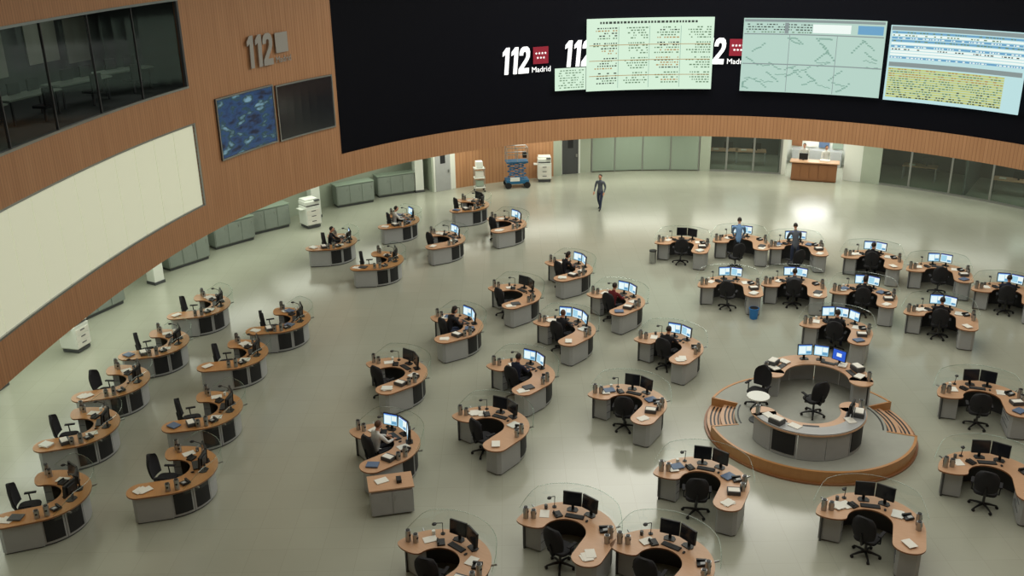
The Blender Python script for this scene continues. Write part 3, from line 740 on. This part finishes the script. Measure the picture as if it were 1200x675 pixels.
def island_desk(name,loc,yaw,ro,ri,a0,a1,mons,front):
    e2=obj(name,None,(loc[0],loc[1],PH+.002),math.radians(yaw))
    mb=MB()
    mb.arc(ri,ro,a0,a1,.715,.75,'wood',36)
    for a in(a0,a1):
        x,y=pol((ro+ri)/2,a);mb.cyl((x,y,.716),(ro-ri)/2,.034,'wood',24)
        mb.arc(ri+.14,ro-.14,(a if a==a0 else a-16),(a+16 if a==a0 else a),.0,.715,'grey')
    obj('desktop',mb.mesh('idesk'),parent=e2)
    mb=MB();n=6
    for i in range(n):
        q0=a0+(a1-a0)*i/n;q1=a0+(a1-a0)*(i+1)/n
        mb.arc(ro-.1,ro-.06,q0+.4,q1-.4,.01,.715,'grey')
        if front and i in(1,4): mb.arc(ro-.06,ro-.045,q0+2,q1-2,.1,.66,'grille')
    if front:
        mb.arc(ro-.40,ro-.02,a0+8,a1-8,.75,.78,'grey',30)
    obj('base_panels',mb.mesh('ibase'),parent=e2)
    mb=MB()
    for r,a,l in mons:
        x,y=pol(r,a);monitor(mb,x,y,math.radians(a-90),l)
    for a in(a0+25,a0+70,a1-25):
        x,y=pol(ri+.2,a);T=Matrix.Translation((x,y,.76))@Matrix.Rotation(math.radians(a-90),4,'Z')
        mb.box((0,0,0),(.4,.15,.02),'black',T=T)
    for a in(a0+12,a0+50,a1-40,a1-12):
        x,y=pol((ro+ri)/2,a);T=Matrix.Translation((x,y,.785))@Matrix.Rotation(a,4,'Z');mb.box((0,0,0),(.22,.3,.03),'paper',T=T)
    for a in(a0+3,a1-3):
        x,y=pol(ro-.12,a);mb.cyl((x,y,.75),.06,.26,'silver',14);mb.cyl((x,y,1.01),.045,.012,'black')
    for a in (a0+30,a1-22):
        x,y=pol(ro-.2,a);T=Matrix.Translation((x,y,.84))@Matrix.Rotation(math.radians(a-90),4,'Z');mb.box((0,0,0),(.34,.26,.14),'dgrey',T=T);mb.box((0,0,.08),(.3,.2,.02),'paper',T=T)
    obj('desk_items',mb.mesh('iitems'),parent=e2)
island_desk('supervisor_desk',(8.42,23.98),-14,1.5,.86,0,176,[(1.2,104,1),(1.2,82,1),(1.16,56,3)],False)
island_desk('supervisor_counter',(7.62,22.22),-174,1.5,.86,4,172,[(1.12,140,0)],True)
for x,y,r in((6.75,23.75,2.4),(8.15,23.2,.3)): obj('office_chair',CH,(x,y,PH+.002),r)
mb=MB();mb.cyl((0,0,.0),.2,.03,'dgrey',20);mb.cyl((0,0,.03),.035,.68,'silver',12);mb.cyl((0,0,.71),.3,.03,'white',28);obj('round_side_table',mb.mesh('rt'),(6.55,22.95,PH+.002))
mb=MB();mb.box((0,0,.36),(1.0,.62,.70),'grey');mb.box((0,0,.735),(1.06,.68,.035),'wood')
for i in range(2): mb.box((-.25+i*.5,-.315,.36),(.46,.02,.6),'grey');mb.box((-.08+i*.16,-.33,.5),(.02,.02,.14),'silver')
mb.box((-.2,.05,.765),(.3,.22,.02),'paper',rz=.3);mb.box((.2,-.05,.8),(.12,.2,.09),'black')
obj('side_cabinet',mb.mesh('sidec'),(-2.95,19.55,0),math.radians(12))
obj('standing_person',person('walk',('cloth_grey','jeans','hair')),(4.32,44.75,0),math.radians(150))
for az,off,r in((70,3.4,190),(72.2,3.5,160)):
    p=wp(az,off,0);obj('standing_person',person('stand',('cloth_white','cloth_black','hair')),p,math.radians(r))
# ---------------------------------------------------------------- lights
def area(name,loc,sx,sy,power,col=(1,1,1),shape='RECTANGLE',rot=(0,0,0)):
    l=bpy.data.lights.new(name,'AREA');l.shape=shape;l.size=sx;l.size_y=sy;l.energy=power;l.color=col
    o=bpy.data.objects.new(name,l);COL.objects.link(o);o.location=loc;o.rotation_euler=rot;return o
area('ceiling_light',(CX,CY+3,ZC-.15),28,36,2800,(1,.98,.9),'ELLIPSE')
area('ceiling_light',(9,42,ZC-.2),16,8,1600,(1,.98,.88),'ELLIPSE')
for a in (30,42,54,63): 
    p=wp(a,1.6,ZB-.02);area('recess_light',p,3.5,1.6,45,(.95,1,.88),rot=(0,0,math.radians(a-90)))
for a in (71,80,90,100,110):
    p=wp(a,1.6,ZB-.02);area('recess_light',p,3.5,1.6,68,(1,1,.86),rot=(0,0,math.radians(a-90)))
for a in (120,130,140,150,160,170,182,196):
    p=wp(a,2.2,ZB-.02);area('recess_light',p,3.5,2.2,62,(.95,1,.85),rot=(0,0,math.radians(a-90)))
area('recess_light',wp(71,5,ZB-.03),2,2,100,(1,1,.95))
for a in(50,78,30): area('recess_light',wp(a,6,ZB-.03),2,1,22,(.9,1,.9))
for a in(156,168,182): area('gallery_light',wp(a,2.5,ZW1+.05),2,1,16,(1,.97,.9))
w=bpy.data.worlds.new('World');sc.world=w;w.use_nodes=True;w.node_tree.nodes['Background'].inputs[0].default_value=(.02,.02,.02,1)
# ---------------------------------------------------------------- camera
p,r=0.3620,-0.0169
F=Vector((0,math.cos(p),-math.sin(p)));R0=Vector((1,0,0));U0=R0.cross(F)
Rt=R0*math.cos(r)+U0*math.sin(r);U=-R0*math.sin(r)+U0*math.cos(r)
cd=bpy.data.cameras.new('camera');cd.sensor_width=36;cd.lens=36*1123.25/1200;cd.clip_end=200
cam=bpy.data.objects.new('camera',cd);COL.objects.link(cam)
cam.matrix_world=Matrix(((Rt.x,U.x,-F.x,0),(Rt.y,U.y,-F.y,0),(Rt.z,U.z,-F.z,12.9776),(0,0,0,1)))
sc.camera=cam
